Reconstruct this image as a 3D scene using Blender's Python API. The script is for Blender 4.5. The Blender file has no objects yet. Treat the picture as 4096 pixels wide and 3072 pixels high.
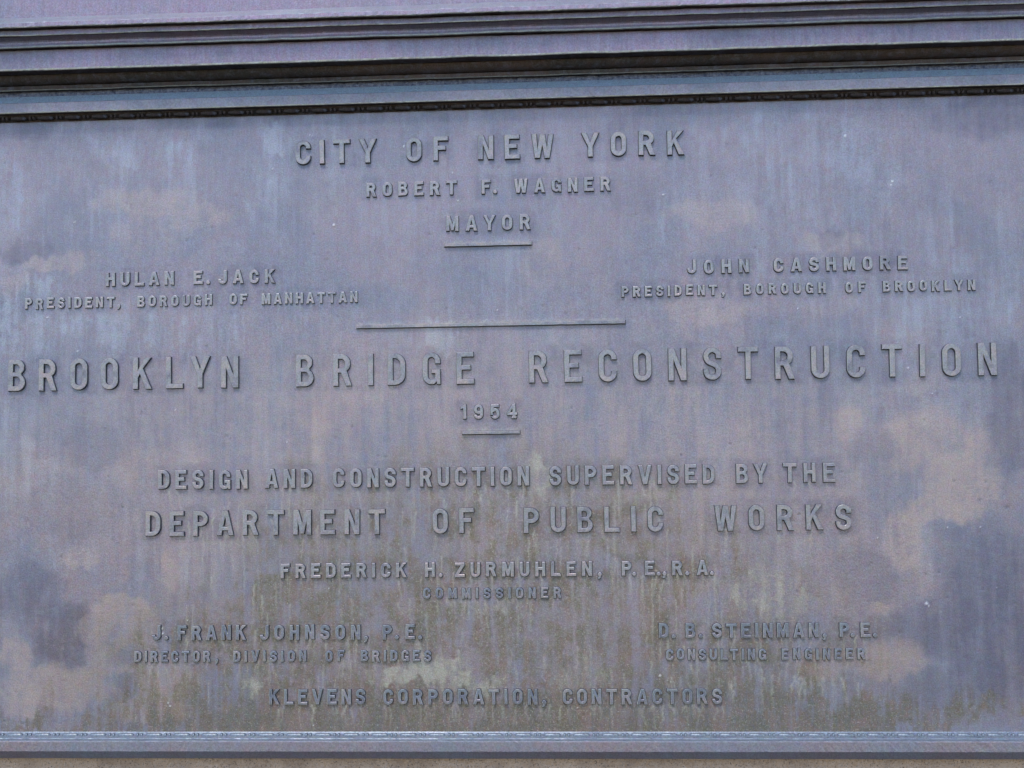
import bpy, math, random
import numpy as np
from mathutils import Matrix, Vector
from mathutils.geometry import tessellate_polygon

random.seed(7)
rng = np.random.default_rng(11)
sc = bpy.context.scene
COL = sc.collection

# ------------------------------------------------------------------ camera
cam_d = bpy.data.cameras.new("camera")
cam = bpy.data.objects.new("camera", cam_d)
COL.objects.link(cam)
right = Vector((0.99826974, 0.05740336, -0.01274303))
up = Vector((0.01574537, -0.05215754, 0.99851473))
fwd = Vector((-0.05665345, 0.99698769, 0.05297113))
M = Matrix((right, up, -fwd)).transposed().to_4x4()
M.translation = Vector((0.13585, -1.83, 1.60))
cam.matrix_world = M
cam_d.sensor_width = 36.0
cam_d.lens = 36.0 * 5000.0 / 4096.0
cam_d.clip_start = 0.05
cam_d.clip_end = 500.0
sc.camera = cam

# ------------------------------------------------------------------ daylight (open shade, soft)
SUN_ELEV, SUN_AZ = math.radians(57), math.radians(196)      # azimuth clockwise from +Y
world = bpy.data.worlds.new("World")
sc.world = world
world.use_nodes = True
wn = world.node_tree.nodes
bg = wn["Background"]
sky = wn.new("ShaderNodeTexSky")
sky.sky_type = 'NISHITA'
sky.sun_disc = False
sky.sun_elevation = SUN_ELEV
sky.sun_rotation = SUN_AZ
sky.air_density = 1.0
sky.dust_density = 0.4
sky.ozone_density = 2.0
world.node_tree.links.new(sky.outputs[0], bg.inputs[0])
bg.inputs[1].default_value = 0.13
sd = bpy.data.lights.new("sun", 'SUN')
sd.energy = 1.2
sd.angle = math.radians(18)
sd.color = (1.0, 0.95, 0.9)
sun = bpy.data.objects.new("sun", sd)
COL.objects.link(sun)
dirv = Vector((math.sin(SUN_AZ) * math.cos(SUN_ELEV), math.cos(SUN_AZ) * math.cos(SUN_ELEV), math.sin(SUN_ELEV)))
sun.rotation_euler = dirv.to_track_quat('Z', 'Y').to_euler()
sun.location = (0, -3, 4)
sc.view_settings.view_transform = 'Standard'
sc.view_settings.look = 'None'
sc.view_settings.exposure = 1.23
sc.view_settings.gamma = 1.0

# ------------------------------------------------------------------ measured tables (metres; X right, Z up)
LINES = [
  ('city', 2.0309, 35.99, [('CITY', -287.8, -165.6), ('OF', -121.3, -58.5), ('NEW', -14.1, 97.2), ('YORK', 139.0, 289.9)]),
  ('robert', 1.9796, 20.57, [('ROBERT', -181.7, -46.3), ('F', -9.8, 4.7), ('.', 7.6, 13.6), ('WAGNER', 38.8, 181.2)]),
  ('mayor', 1.9252, 22.38, [('MAYOR', -62.8, 62.5)]),
  ('hulan', 1.8536, 19.94, [('HULAN', -576.9, -472.6), ('E', -443.3, -428.4), ('.', -423.5, -418.2), ('JACK', -405.3, -319.4)]),
  ('presm', 1.8219, 15.80, [('PRESIDENT', -700.9, -563.0), (',', -559.5, -554.2), ('BOROUGH', -528.6, -414.4), ('OF', -388.6, -361.4), ('MANHATTAN', -339.8, -195.5)]),
  ('john', 1.8545, 19.74, [('JOHN', 290.8, 380.3), ('CASHMORE', 415.8, 607.9)]),
  ('presb', 1.8223, 15.00, [('PRESIDENT', 194.3, 333.6), (',', 340.2, 344.9), ('BOROUGH', 372.0, 490.1), ('OF', 518.1, 547.0), ('BROOKLYN', 571.7, 703.2)]),
  ('brook', 1.6986, 47.02, [('BROOKLYN', -726.1, -372.9), ('BRIDGE', -284.9, -22.7), ('RECONSTRUCTION', 57.3, 729.4)]),
  ('1954', 1.6467, 20.93, [('1954', -44.2, 39.3)]),
  ('design', 1.5486, 27.57, [('DESIGN', -495.9, -360.7), ('AND', -334.8, -264.2), ('CONSTRUCTION', -234.0, 55.6), ('SUPERVISED', 85.2, 324.2), ('BY', 354.8, 399.9), ('THE', 422.1, 496.2)]),
  ('dept', 1.4802, 36.21, [('DEPARTMENT', -514.6, -156.5), ('OF', -86.8, -26.2), ('PUBLIC', 46.6, 248.7), ('WORKS', 322.1, 517.5)]),
  ('fred', 1.4167, 20.86, [('FREDERICK', -312.4, -125.7), ('H', -98.8, -84.1), ('.', -78.2, -73.8), ('ZURMUHLEN', -55.1, 144.9), (',', 152.6, 159.1), ('P', 187.3, 202.4), ('.', 203.2, 207.9), ('E', 221.6, 234.9), ('.', 238.5, 242.8), (',', 246.8, 251.4), ('R', 260.4, 275.2), ('.', 279.1, 284.5), ('A', 295.6, 311.8), ('.', 314.6, 320.0)]),
  ('comm', 1.3852, 15.19, [('COMMISSIONER', -102.0, 99.9)]),
  ('jfj', 1.3271, 21.02, [('J', -506.7, -489.4), ('.', -486.0, -481.1), ('FRANK', -466.5, -364.0), ('JOHNSON', -343.5, -194.2), (',', -189.0, -184.2), ('P', -162.1, -147.7), ('.', -143.0, -139.3), ('E', -128.3, -114.7), ('.', -109.2, -104.8)]),
  ('dir', 1.2951, 15.62, [('DIRECTOR', -531.4, -417.0), (',', -410.7, -405.4), ('DIVISION', -383.4, -274.5), ('OF', -246.8, -218.0), ('BRIDGES', -194.4, -90.8)]),
  ('dbs', 1.3272, 20.24, [('D', 239.3, 253.7), ('.', 258.7, 262.6), ('B', 277.7, 291.7), ('.', 297.0, 301.7), ('STEINMAN', 315.6, 467.1), (',', 472.8, 478.4), ('P', 496.1, 511.0), ('.', 512.7, 517.3), ('E', 525.4, 540.9), ('.', 544.4, 548.7)]),
  ('cons', 1.2958, 15.24, [('CONSULTING', 249.1, 392.2), ('ENGINEER', 413.9, 532.3)]),
  ('klev', 1.2333, 21.46, [('KLEVENS', -330.0, -187.8), ('CORPORATION', -161.7, 63.3), (',', 69.8, 75.2), ('CONTRACTORS', 99.4, 327.9)]),
]
TAN=[(0.681,1.554,0.0508,0.0644,1),(0.598,1.592,0.0441,0.0373,0.8),(0.594,1.466,0.0305,0.0508,0.85),(0.526,1.633,0.0237,0.0305,0.75),(0.625,1.625,0.0407,0.0271,0.7),(0.654,1.508,0.0508,0.0237,0.8),(0.545,1.368,0.0136,0.0119,0.8),(0.563,1.295,0.0475,0.0288,0.95),(0.471,1.286,0.0441,0.0203,0.8),(0.633,1.362,0.0102,0.0102,0.4),(0.514,1.556,0.0373,0.0271,0.5),(0.481,1.517,0.0678,0.0203,0.3),(-0.546,1.37,0.0441,0.0203,1),(-0.585,1.34,0.0305,0.0203,0.7),(-0.518,1.336,0.0305,0.0339,0.8),(-0.714,1.303,0.0305,0.0237,0.85),(-0.647,1.259,0.0881,0.0305,0.8),(-0.487,1.268,0.0508,0.0407,0.9),(-0.504,1.221,0.061,0.0203,0.8),(-0.477,1.434,0.0169,0.0254,0.8),(-0.617,1.453,0.0339,0.0153,0.5),(-0.56,1.299,0.0373,0.0237,0.8),(-0.707,1.238,0.0441,0.0271,0.6),(-0.421,1.629,0.1695,0.0441,0.25),(-0.54,1.603,0.0203,0.0407,0.3),(-0.51,1.97,0.078,0.0237,0.5),(-0.651,1.885,0.061,0.0136,0.45),(-0.432,1.95,0.0475,0.0237,0.45),(-0.513,1.917,0.0542,0.0237,0.3),(-0.719,1.858,0.0271,0.0169,0.4),(-0.246,1.981,0.0339,0.0407,0.2),(-0.57,2.031,0.0407,0.0237,0.15),(0.334,1.939,0.061,0.0237,0.45),(0.507,1.901,0.0475,0.0169,0.45),(0.314,1.803,0.061,0.0203,0.45),(0.085,1.876,0.0339,0.0339,0.4),(0.633,1.687,0.0441,0.0169,0.45),(0.495,1.81,0.0475,0.0203,0.25),(0.534,1.671,0.0678,0.0271,0.3),(0.235,1.676,0.1356,0.0237,0.2)]
HOLE=[(0.562,1.597,0.0254,0.0254),(-0.535,1.26,0.0108,0.0186),(-0.536,1.306,0.0203,0.0153)]
DARK=[(-0.63,1.33,0.0508,0.0441,0.9),(-0.698,1.392,0.0542,0.0475,0.7),(-0.6,1.617,0.0373,0.0373,0.45),(-0.649,1.518,0.0813,0.0407,0.35),(0.707,1.35,0.0712,0.1288,0.8),(0.527,1.414,0.0508,0.0441,0.5),(0.623,1.334,0.0678,0.0407,0.7),(0.749,1.63,0.0305,0.0746,0.6),(0.562,1.597,0.0288,0.0288,0.35),(0.636,1.249,0.0542,0.0271,0.5),(0.397,1.488,0.1017,0.0203,0.1),(0.727,2.076,0.0949,0.0305,0.6),(-0.721,2.088,0.0508,0.0203,0.6),(-0.709,1.906,0.0373,0.0169,0.6),(0.504,1.915,0.0186,0.0153,0.5),(0.32,2.084,0.0407,0.0203,0.3),(-0.588,2.019,0.0203,0.0136,0.35),(-0.421,2.105,0.0746,0.0203,0.35),(0.242,2.079,0.0678,0.0271,0.3),(0.226,1.969,0.0441,0.0305,0.3),(0.634,1.703,0.1017,0.0136,0.35),(0.748,1.695,0.0271,0.0508,0.5),(-0.535,1.26,0.0115,0.0197,0.8),(-0.539,1.302,0.0203,0.0136,0.6),(-0.333,2.099,0.0678,0.0169,0.4),(0.673,1.931,0.0508,0.1017,0.2)]  # dark stains; those along the top edge paint the shade under the frame
OLIVE=[(-0.215,1.204,0.2203,0.0508,1.0),(-0.335,1.255,0.0881,0.0576,0.9),(-0.335,1.352,0.1017,0.0508,0.47),(-0.129,1.338,0.1356,0.0542,0.43),(-0.265,1.433,0.1186,0.0441,0.25),(-0.386,1.211,0.0542,0.0305,0.9),(0.092,1.198,0.2373,0.0407,1.0),(0.127,1.293,0.1525,0.0576,0.54),(0.277,1.27,0.1186,0.0576,0.5),(0.112,1.37,0.1356,0.0542,0.4),(0.263,1.402,0.0678,0.0407,0.43),(0.197,1.463,0.1186,0.0407,0.25),(0.408,1.23,0.1017,0.0373,0.75),(-0.629,1.201,0.1424,0.0085,0.7),(-0.06,1.472,0.1186,0.0508,0.25),(0.323,1.442,0.0305,0.0305,0.36)]
BROAD=[(-0.02,1.28,0.50,0.14,0.5),(0.02,1.40,0.36,0.14,0.4),(-0.03,1.50,0.30,0.09,0.28),(0.25,1.22,0.42,0.035,0.85),(-0.2,1.22,0.32,0.045,0.9),(-0.15,1.21,0.62,0.022,0.55)]
BEIGE=[(-0.079,1.284,0.0508,0.0271,1),(-0.15,1.268,0.0475,0.0169,0.9),(-0.359,1.258,0.0203,0.0271,0.8),(0.074,1.558,0.0169,0.0254,0.7),(0.382,1.395,0.0441,0.0305,0.6),(-0.017,1.381,0.0508,0.0085,0.5),(-0.052,1.261,0.0678,0.0119,0.7),(-0.352,1.478,0.0136,0.0407,0.3),(0.124,1.277,0.0407,0.0203,0.4),(0.421,1.368,0.0407,0.0136,0.4)]
PALE=[(-0.698,1.837,0.0441,0.0203,0.9),(-0.669,1.801,0.0678,0.0237,0.8),(-0.544,1.792,0.0847,0.0305,0.55),(-0.435,1.79,0.0746,0.0305,0.55),(-0.697,1.76,0.0441,0.0203,0.6),(-0.528,2.055,0.0949,0.0237,0.6),(-0.312,2.06,0.0305,0.0203,0.7),(-0.077,1.773,0.0339,0.0186,1),(-0.599,1.997,0.0407,0.0271,0.4),(-0.333,1.983,0.0237,0.0678,0.4),(0.47,2.039,0.0949,0.0542,0.35),(0.505,1.827,0.0847,0.0339,0.5),(0.425,1.971,0.1017,0.0508,0.35),(0.702,1.796,0.0847,0.0678,0.4),(0.403,1.454,0.0508,0.0237,0.75),(-0.649,1.463,0.0542,0.0203,0.5),(-0.421,1.431,0.0407,0.0339,0.5),(-0.703,1.581,0.0508,0.0847,0.4),(0.659,1.449,0.0881,0.0508,0.3),(-0.439,1.714,0.0407,0.0136,0.5),(0.589,1.984,0.0203,0.0203,0.3),(0.343,2.066,0.1017,0.0271,0.4),(0.407,1.488,0.061,0.0203,0.45),(-0.141,1.957,0.0678,0.0508,0.3),(-0.713,1.992,0.0407,0.0508,0.4),(0.599,1.637,0.1017,0.0203,0.3)]
SPECK=[(-0.3234,2.0255,0.00146),(-0.2312,1.9387,0.0022),(-0.0523,2.0136,0.00146),(-0.0453,1.9711,0.00146),(-0.6262,1.9517,0.00146),(0.2581,1.9726,0.0022),(0.5899,1.9839,0.00329),(0.5879,1.9785,0.0022),(-0.6201,1.7571,0.00183),(-0.6669,1.8085,0.00146),(-0.1608,1.711,0.00146),(0.5245,2.0527,0.00329),(-0.3024,1.6162,0.00146),(-0.5159,1.6484,0.0011),(0.6207,1.3737,0.00329),(0.6237,1.3705,0.0022),(0.6998,1.482,0.0022),(-0.2414,1.4005,0.00146),(-0.1252,2.0546,0.0022),(-0.1194,2.079,0.0011),(-0.2664,2.0762,0.00183),(-0.2638,2.0747,0.00146),(-0.4902,1.3438,0.00256),(-0.4898,1.3361,0.0022),(-0.4519,1.3553,0.00146),(0.6534,1.4818,0.00146),(0.1206,1.2278,0.00183),(-0.2646,1.203,0.00146),(-0.3366,1.2682,0.00146),(0.449,1.801,0.0011),(0.2903,1.8125,0.0011),(0.078,1.7907,0.0011),(-0.0958,1.7903,0.0011),(0.0119,1.8068,0.0011),(0.6381,1.6736,0.00146),(0.6045,1.712,0.00146),(-0.4715,1.6664,0.0011),(0.6804,1.7831,0.00146),(0.1789,1.4789,0.0011),(0.5544,1.4684,0.00183),(0.2401,1.2729,0.00293),(-0.4783,1.2303,0.00256),(-0.4813,1.235,0.00146),(-0.2973,1.3625,0.0011)]
RUNS=[(-0.7079,2.106,-0.7039,2.0913,0.00256,0.6),(-0.6807,2.106,-0.6836,2.085,0.00256,0.8),(-0.6457,2.1058,-0.6483,2.084,0.0022,0.8),(-0.6109,2.1048,-0.6166,2.0851,0.00293,0.7),(0.526,2.1086,0.5253,2.0538,0.00256,0.8),(0.6045,2.1089,0.6023,2.0923,0.0022,0.4),(0.6189,2.1085,0.6183,2.0882,0.00183,0.4),(0.4355,2.0941,0.4413,2.0784,0.00256,0.9),(0.4413,2.0784,0.449,2.067,0.00146,0.7),(-0.7075,1.3592,-0.66,1.3718,0.00366,0.6),(-0.66,1.3718,-0.6107,1.3863,0.00512,0.5),(-0.6828,1.3664,-0.6789,1.3535,0.0022,0.8),(-0.4633,1.2321,-0.4577,1.2139,0.00183,0.7),(0.4335,1.316,0.4378,1.2735,0.00146,0.4),(-0.3734,1.5317,-0.3679,1.5022,0.00183,0.6),(-0.3622,1.5021,-0.3642,1.4727,0.00183,0.5),(-0.306,1.5384,-0.3024,1.5016,0.00146,0.5),(0.524,1.7897,0.5269,1.7641,0.00183,0.6),(0.5251,1.7642,0.5298,1.7387,0.00146,0.5),(0.531,1.7823,0.5407,1.7457,0.00146,0.4),(0.5068,1.8155,0.5133,1.7899,0.00146,0.5),(-0.1891,2.0507,-0.1877,1.9903,0.00183,0.5),(-0.1877,1.9903,-0.1917,1.9378,0.00183,0.5),(-0.0604,1.9834,-0.0588,1.9609,0.0022,0.6),(-0.0588,1.9609,-0.0616,1.9423,0.00183,0.5),(0.1942,1.9437,0.1954,1.9066,0.0022,0.5),(0.1954,1.9066,0.2001,1.8622,0.00183,0.4),(-0.1933,1.8144,-0.1871,1.792,0.00256,0.6),(-0.1909,1.7735,-0.1893,1.74,0.00256,0.5),(-0.1685,1.7768,-0.1705,1.7508,0.0022,0.4),(0.2023,1.7811,0.2088,1.7332,0.00293,0.35),(-0.5572,1.2468,-0.5458,1.2286,0.00146,0.4)]


# ------------------------------------------------------------------ helpers
def empty(name, loc=(0, 0, 0), parent=None, **props):
    o = bpy.data.objects.new(name, None)
    COL.objects.link(o)
    o.location = loc
    o.empty_display_size = 0.05
    if parent:
        o.parent = parent
    for k, v in props.items():
        o[k] = v
    return o

def mesh_obj(name, me, parent=None, loc=(0, 0, 0), **props):
    o = bpy.data.objects.new(name, me)
    COL.objects.link(o)
    o.location = loc
    if parent:
        o.parent = parent
    for k, v in props.items():
        o[k] = v
    return o

def make_mesh(name, verts, faces, mats, mat_idx=None, smooth=False):
    me = bpy.data.meshes.new(name)
    me.from_pydata([tuple(v) for v in verts], [], [tuple(f) for f in faces])
    for m in mats:
        me.materials.append(m)
    if mat_idx is not None:
        me.polygons.foreach_set("material_index", np.array(mat_idx, dtype=np.int32))
    if smooth:
        me.polygons.foreach_set("use_smooth", np.ones(len(me.polygons), dtype=bool))
    me.update()
    return me

# ---- numpy noise -------------------------------------------------
def vnoise(shape, cells_z, cells_x, r):
    """smooth value noise in 0..1 with the given number of cells along each axis"""
    cz, cx = max(2, int(cells_z)), max(2, int(cells_x))
    g = r.random((cz + 3, cx + 3))
    def resample(a, n, c, axis):
        t = np.linspace(0, c, n, endpoint=False)
        i = t.astype(int); f = t - i
        w0 = (1 - f) ** 3 / 6; w1 = (3 * f ** 3 - 6 * f ** 2 + 4) / 6
        w2 = (-3 * f ** 3 + 3 * f ** 2 + 3 * f + 1) / 6; w3 = f ** 3 / 6
        sh = [1, 1]; sh[axis] = n
        tk = lambda k: np.take(a, i + k, axis=axis)
        return tk(0) * w0.reshape(sh) + tk(1) * w1.reshape(sh) + tk(2) * w2.reshape(sh) + tk(3) * w3.reshape(sh)
    v = resample(resample(g, shape[0], cz, 0), shape[1], cx, 1)
    return (v - 0.5) * 1.6 + 0.5

def fbm(shape, cz, cx, r, octs=4, gain=0.55):
    a, s, t = 1.0, 0.0, 0.0
    for o in range(octs):
        s = s + a * (vnoise(shape, cz * 2 ** o, cx * 2 ** o, r) - 0.5)
        t += a; a *= gain
    return s / t * 1.6          # about -0.5 .. 0.5

def sstep(a, b, x):
    t = np.clip((x - a) / (b - a), 0, 1)
    return t * t * (3 - 2 * t)

# ---- node helpers -------------------------------------------------
class NT:
    def __init__(self, name):
        self.m = bpy.data.materials.new(name)
        self.m.use_nodes = True
        self.n = self.m.node_tree.nodes
        self.l = self.m.node_tree.links
        self.b = self.n["Principled BSDF"]
        self.geo = self.n.new("ShaderNodeTexCoord")
    def link(self, a, b): self.l.new(a, b)
    def val(self, x):
        return x
    def setin(self, sock, v):
        if hasattr(v, 'is_linked') or hasattr(v, 'links'):
            self.l.new(v, sock)
        else:
            sock.default_value = v
    def wpos(self):
        return self.n.new('ShaderNodeNewGeometry').outputs['Position']
    def mapping(self, scale, src=None, loc=(0, 0, 0)):
        mp = self.n.new("ShaderNodeMapping")
        mp.inputs["Scale"].default_value = scale
        mp.inputs["Location"].default_value = loc
        self.l.new(src or self.geo.outputs["Object"], mp.inputs[0])
        return mp.outputs[0]
    def noise(self, vec, scale, detail=4, rough=0.55, dist=0.0):
        t = self.n.new("ShaderNodeTexNoise")
        self.l.new(vec, t.inputs["Vector"])
        t.inputs["Scale"].default_value = scale
        t.inputs["Detail"].default_value = detail
        t.inputs["Roughness"].default_value = rough
        t.inputs["Distortion"].default_value = dist
        return t.outputs["Fac"]
    def ramp(self, fac, stops):
        r = self.n.new("ShaderNodeMapRange")
        r.inputs["From Min"].default_value = stops[0]
        r.inputs["From Max"].default_value = stops[1]
        r.inputs["To Min"].default_value = stops[2] if len(stops) > 2 else 0.0
        r.inputs["To Max"].default_value = stops[3] if len(stops) > 3 else 1.0
        self.l.new(fac, r.inputs["Value"])
        return r.outputs[0]
    def mix(self, fac, a, b, mode='MIX'):
        x = self.n.new("ShaderNodeMix")
        x.data_type = 'RGBA'; x.blend_type = mode
        self.setin(x.inputs[0], fac)
        self.setin(x.inputs[6], a if not isinstance(a, tuple) else (*a, 1.0)[:4])
        self.setin(x.inputs[7], b if not isinstance(b, tuple) else (*b, 1.0)[:4])
        return x.outputs[2]
    def math(self, op, a, b=0.0):
        x = self.n.new("ShaderNodeMath"); x.operation = op
        self.setin(x.inputs[0], a); self.setin(x.inputs[1], b)
        return x.outputs[0]
    def bump(self, h, strength, dist, prev=None):
        x = self.n.new("ShaderNodeBump")
        x.inputs["Strength"].default_value = strength
        x.inputs["Distance"].default_value = dist
        self.l.new(h, x.inputs["Height"])
        if prev is not None:
            self.l.new(prev, x.inputs["Normal"])
        return x.outputs[0]

# ------------------------------------------------------------------ materials
C_LAV = (0.232, 0.180, 0.202)      # lavender brown patina
C_BLU = (0.160, 0.168, 0.215)      # blue grey patina
C_TAN = (0.350, 0.275, 0.255)
C_DRK = (0.095, 0.090, 0.130)
C_OLV = (0.124, 0.104, 0.060)
C_BGE = (0.390, 0.370, 0.320)
C_PAL = (0.275, 0.290, 0.345)
C_WHT = (0.75, 0.76, 0.74)

def bronze(name, stains=False, rnd=0.0, crust=0.0, tint=None, worn=None, streak=1.0, edge=False, grain=1.0, spec=0.5, rough=0.42, metal=0.38, seed=0.0):
    t = NT(name)
    vec = t.mapping((1, 1, 1), loc=(seed, seed * 0.7, 0))
    big = t.noise(vec, 5.0, 5, 0.6, 0.4)
    mid = t.noise(vec, 26.0, 5, 0.6, 0.3)
    sv = t.mapping((160, 40, 9), loc=(seed, 0, 0))
    strk = t.noise(sv, 1.0, 5, 0.65)
    sv2 = t.mapping((480, 60, 40), loc=(seed, 0, 3))
    strk2 = t.noise(sv2, 1.0, 3, 0.6)
    fine = t.noise(vec, 520.0, 3, 0.7)
    speck = t.noise(vec, 190.0, 4, 0.75)
    a = tint[0] if tint else C_LAV
    b = tint[1] if tint else C_BLU
    f = t.math('ADD', t.ramp(big, (0.42, 0.58, 0, 0.65)), t.ramp(mid, (0.38, 0.62, 0, 0.35)))
    col = t.mix(f, a, b)
    s = t.ramp(strk, (0.36, 0.66))
    col = t.mix(t.math('MULTIPLY', s, 0.27 * streak), col, tuple(min(1, c * 1.5) for c in C_BLU))
    s2 = t.ramp(strk2, (0.40, 0.70))
    col = t.mix(t.math('MULTIPLY', s2, 0.10 * streak), col, tuple(c * 1.25 for c in C_TAN))
    mot = t.noise(vec, 75.0, 6, 0.75, 0.5)
    col = t.mix(t.ramp(mot, (0.48, 0.68, 0, 0.42)), col, tuple(c * 1.30 for c in C_BLU))
    col = t.mix(t.ramp(mot, (0.48, 0.30, 0, 0.35)), col, tuple(c * 0.85 for c in C_LAV))
    if stains:
        at = t.n.new("ShaderNodeAttribute"); at.attribute_name = "stain_shade"
        am = t.n.new("ShaderNodeAttribute"); am.attribute_name = "marks"
        sp = t.n.new("ShaderNodeSeparateColor"); t.link(at.outputs["Color"], sp.inputs[0])
        sm = t.n.new("ShaderNodeSeparateColor"); t.link(am.outputs["Color"], sm.inputs[0])
        col = t.mix(t.math('MULTIPLY', sm.outputs[0], 0.75), col, C_PAL)
        col = t.mix(t.math('MULTIPLY', sp.outputs[0], 0.80), col, C_TAN)
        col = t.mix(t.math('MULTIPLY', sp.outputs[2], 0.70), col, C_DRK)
        olv = t.math('MULTIPLY', sp.outputs[1], t.ramp(speck, (0.30, 0.62, 1.0, 0.6)))
        ocol = t.mix(t.ramp(mid, (0.47, 0.56)), C_OLV, (0.180, 0.122, 0.082))
        ocol = t.mix(t.ramp(strk, (0.50, 0.64, 0, 0.6)), ocol, (0.085, 0.095, 0.075))
        col = t.mix(t.math('MULTIPLY', olv, 0.92), col, ocol)
        col = t.mix(t.math('MULTIPLY', sm.outputs[1], 0.8), col, C_BGE)
        # crusty lime specks inside the dirty zone
        vor = t.ramp(t.noise(vec, 260.0, 5, 0.8), (0.55, 0.66))
        col = t.mix(t.math('MULTIPLY', t.math('MULTIPLY', vor, sp.outputs[1]), 0.55), col, C_BGE)
        col = t.mix(t.math('MULTIPLY', sm.outputs[2], 0.55), col, C_WHT)
    if worn:
        w = t.math('MULTIPLY', t.ramp(speck, (0.36, 0.60, 0.1, 1.0)), t.ramp(mid, (0.38, 0.60, 0.35, 1.0)))
        col = t.mix(w, col, worn)
    if crust:
        cr = t.ramp(t.noise(t.mapping((150, 220, 260)), 1.0, 5, 0.65), (0.48, 0.66, 0, crust * 0.7))
        col = t.mix(cr, col, (0.21, 0.235, 0.25))
        cr2 = t.ramp(t.noise(t.mapping((90, 240, 520), loc=(7, 3, 1)), 1.0, 5, 0.8), (0.46, 0.38, 0, crust))
        col = t.mix(cr2, col, (0.07, 0.08, 0.11))
    if rnd:
        oi = t.n.new("ShaderNodeObjectInfo")
        col = t.mix(t.ramp(oi.outputs["Random"], (0.0, 1.0, 0.0, rnd)), col, tuple(c * 0.62 for c in b))
        blot = t.noise(t.mapping((1, 1, 1), loc=(31, 0, 5), src=t.wpos()), 34.0, 4, 0.65)
        col = t.mix(t.ramp(blot, (0.50, 0.66, 0, 0.55)), col, C_TAN)
        col = t.mix(t.ramp(blot, (0.46, 0.32, 0, 0.6)), col, C_DRK)
    hn = t.n.new("ShaderNodeTexNoise"); t.link(vec, hn.inputs["Vector"])
    hn.inputs["Scale"].default_value = 110.0; hn.inputs["Detail"].default_value = 5.0; hn.inputs["Roughness"].default_value = 0.7
    col = t.mix(0.30, col, hn.outputs["Color"], 'SOFT_LIGHT')
    hs = t.n.new("ShaderNodeHueSaturation"); hs.inputs["Saturation"].default_value = 1.0
    t.link(col, hs.inputs["Color"]); col = hs.outputs[0]
    g = t.ramp(fine, (0.28, 0.72, 0.72, 1.30))
    gc = t.n.new("ShaderNodeCombineColor")
    for i in range(3): t.link(g, gc.inputs[i])
    col = t.mix(1.0, col, gc.outputs[0], 'MULTIPLY')
    t.link(col, t.b.inputs["Base Color"])
    t.b.inputs["Metallic"].default_value = metal
    rr = t.math('ADD', t.ramp(mid, (0.3, 0.7, rough - 0.10, rough + 0.06)), t.ramp(big, (0.38, 0.62, -0.06, 0.12)))
    t.link(rr, t.b.inputs["Roughness"])
    t.b.inputs["Specular IOR Level"].default_value = spec
    n1 = t.bump(fine, 0.35 * grain, 0.0006)
    n2 = t.bump(speck, 0.30 * grain, 0.0012, n1)
    t.link(n2, t.b.inputs["Normal"])
    return t.m

M_PANEL = bronze("bronze_panel_patina", stains=True)
M_LETTER = bronze("bronze_letter_patina", rnd=0.22, tint=((0.272, 0.246, 0.244), (0.222, 0.236, 0.262)), streak=0.5, rough=0.40)
M_LETTER_LOW = bronze("bronze_letter_blue_grime", rnd=0.35, tint=((0.205, 0.195, 0.200), (0.170, 0.188, 0.218)), streak=0.5, rough=0.42, seed=6.0)
M_LEDGE = bronze("bronze_ledge_crusted", crust=0.8, tint=((0.155, 0.185, 0.225), (0.135, 0.165, 0.210)), streak=0.3, seed=12.0)  # crust, with the blue of the sky put into the tint
M_WORN = bronze("bronze_lip_verdigris", tint=((0.30, 0.29, 0.27), (0.24, 0.25, 0.25)), worn=(0.40, 0.39, 0.33), streak=0.3)
M_FRAME = bronze("bronze_frame_patina", tint=((0.235, 0.195, 0.215), (0.185, 0.190, 0.225)), streak=0.6, seed=2.0)
M_UPPER = bronze("bronze_upper_patina", tint=((0.240, 0.155, 0.205), (0.165, 0.148, 0.205)), streak=1.3, seed=5.0)
M_TOP = bronze("bronze_chamfer_sky_tint", tint=((0.33, 0.43, 0.52), (0.28, 0.37, 0.48)), streak=0.3, seed=8.0, rough=0.34)  # sky light on the upper chamfer put into the colour
M_SIDE = bronze("bronze_dark_flank", tint=((0.065, 0.060, 0.062), (0.050, 0.055, 0.075)), streak=0.2, rough=0.55, seed=4.0)  # darker tone on the flanks of the raised shapes
M_CAP = bronze("bronze_cap_sky_tint", tint=((0.16, 0.20, 0.235), (0.19, 0.18, 0.22)), streak=0.5, seed=9.0)  # sky reflection on the cap slope put into the tint
M_BEAD = bronze("bronze_bead_shade", spec=0.1, tint=((0.060, 0.040, 0.032), (0.036, 0.030, 0.026)), streak=0.2, rough=0.85, metal=0.0, seed=13.0)  # shade of the recess put into the bead colour
M_DARK = bronze("bronze_shaded_brown", spec=0.2, tint=((0.095, 0.062, 0.048), (0.050, 0.042, 0.036)), streak=0.2, rough=0.75, metal=0.0, seed=3.0)  # brown bronze with underside shade put into its colour

def granite():
    t = NT("granite_stone")
    vec = t.mapping((1, 1, 1))
    n1 = t.noise(vec, 30, 5, 0.6)
    n2 = t.noise(vec, 230, 5, 0.8)
    n3 = t.noise(vec, 420, 3, 0.7)
    col = t.mix(t.ramp(n2, (0.35, 0.65)), (0.56, 0.36, 0.23), (0.66, 0.50, 0.40))
    col = t.mix(t.ramp(n1, (0.4, 0.65, 0, 0.5)), col, (0.30, 0.20, 0.15))
    col = t.mix(t.ramp(n3, (0.56, 0.66, 0, 0.85)), col, (0.06, 0.05, 0.045))
    t.link(col, t.b.inputs["Base Color"])
    t.b.inputs["Roughness"].default_value = 0.85
    t.link(t.bump(n2, 0.8, 0.003, t.bump(n3, 0.6, 0.001)), t.b.inputs["Normal"])
    return t.m
M_GRANITE = granite()

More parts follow.
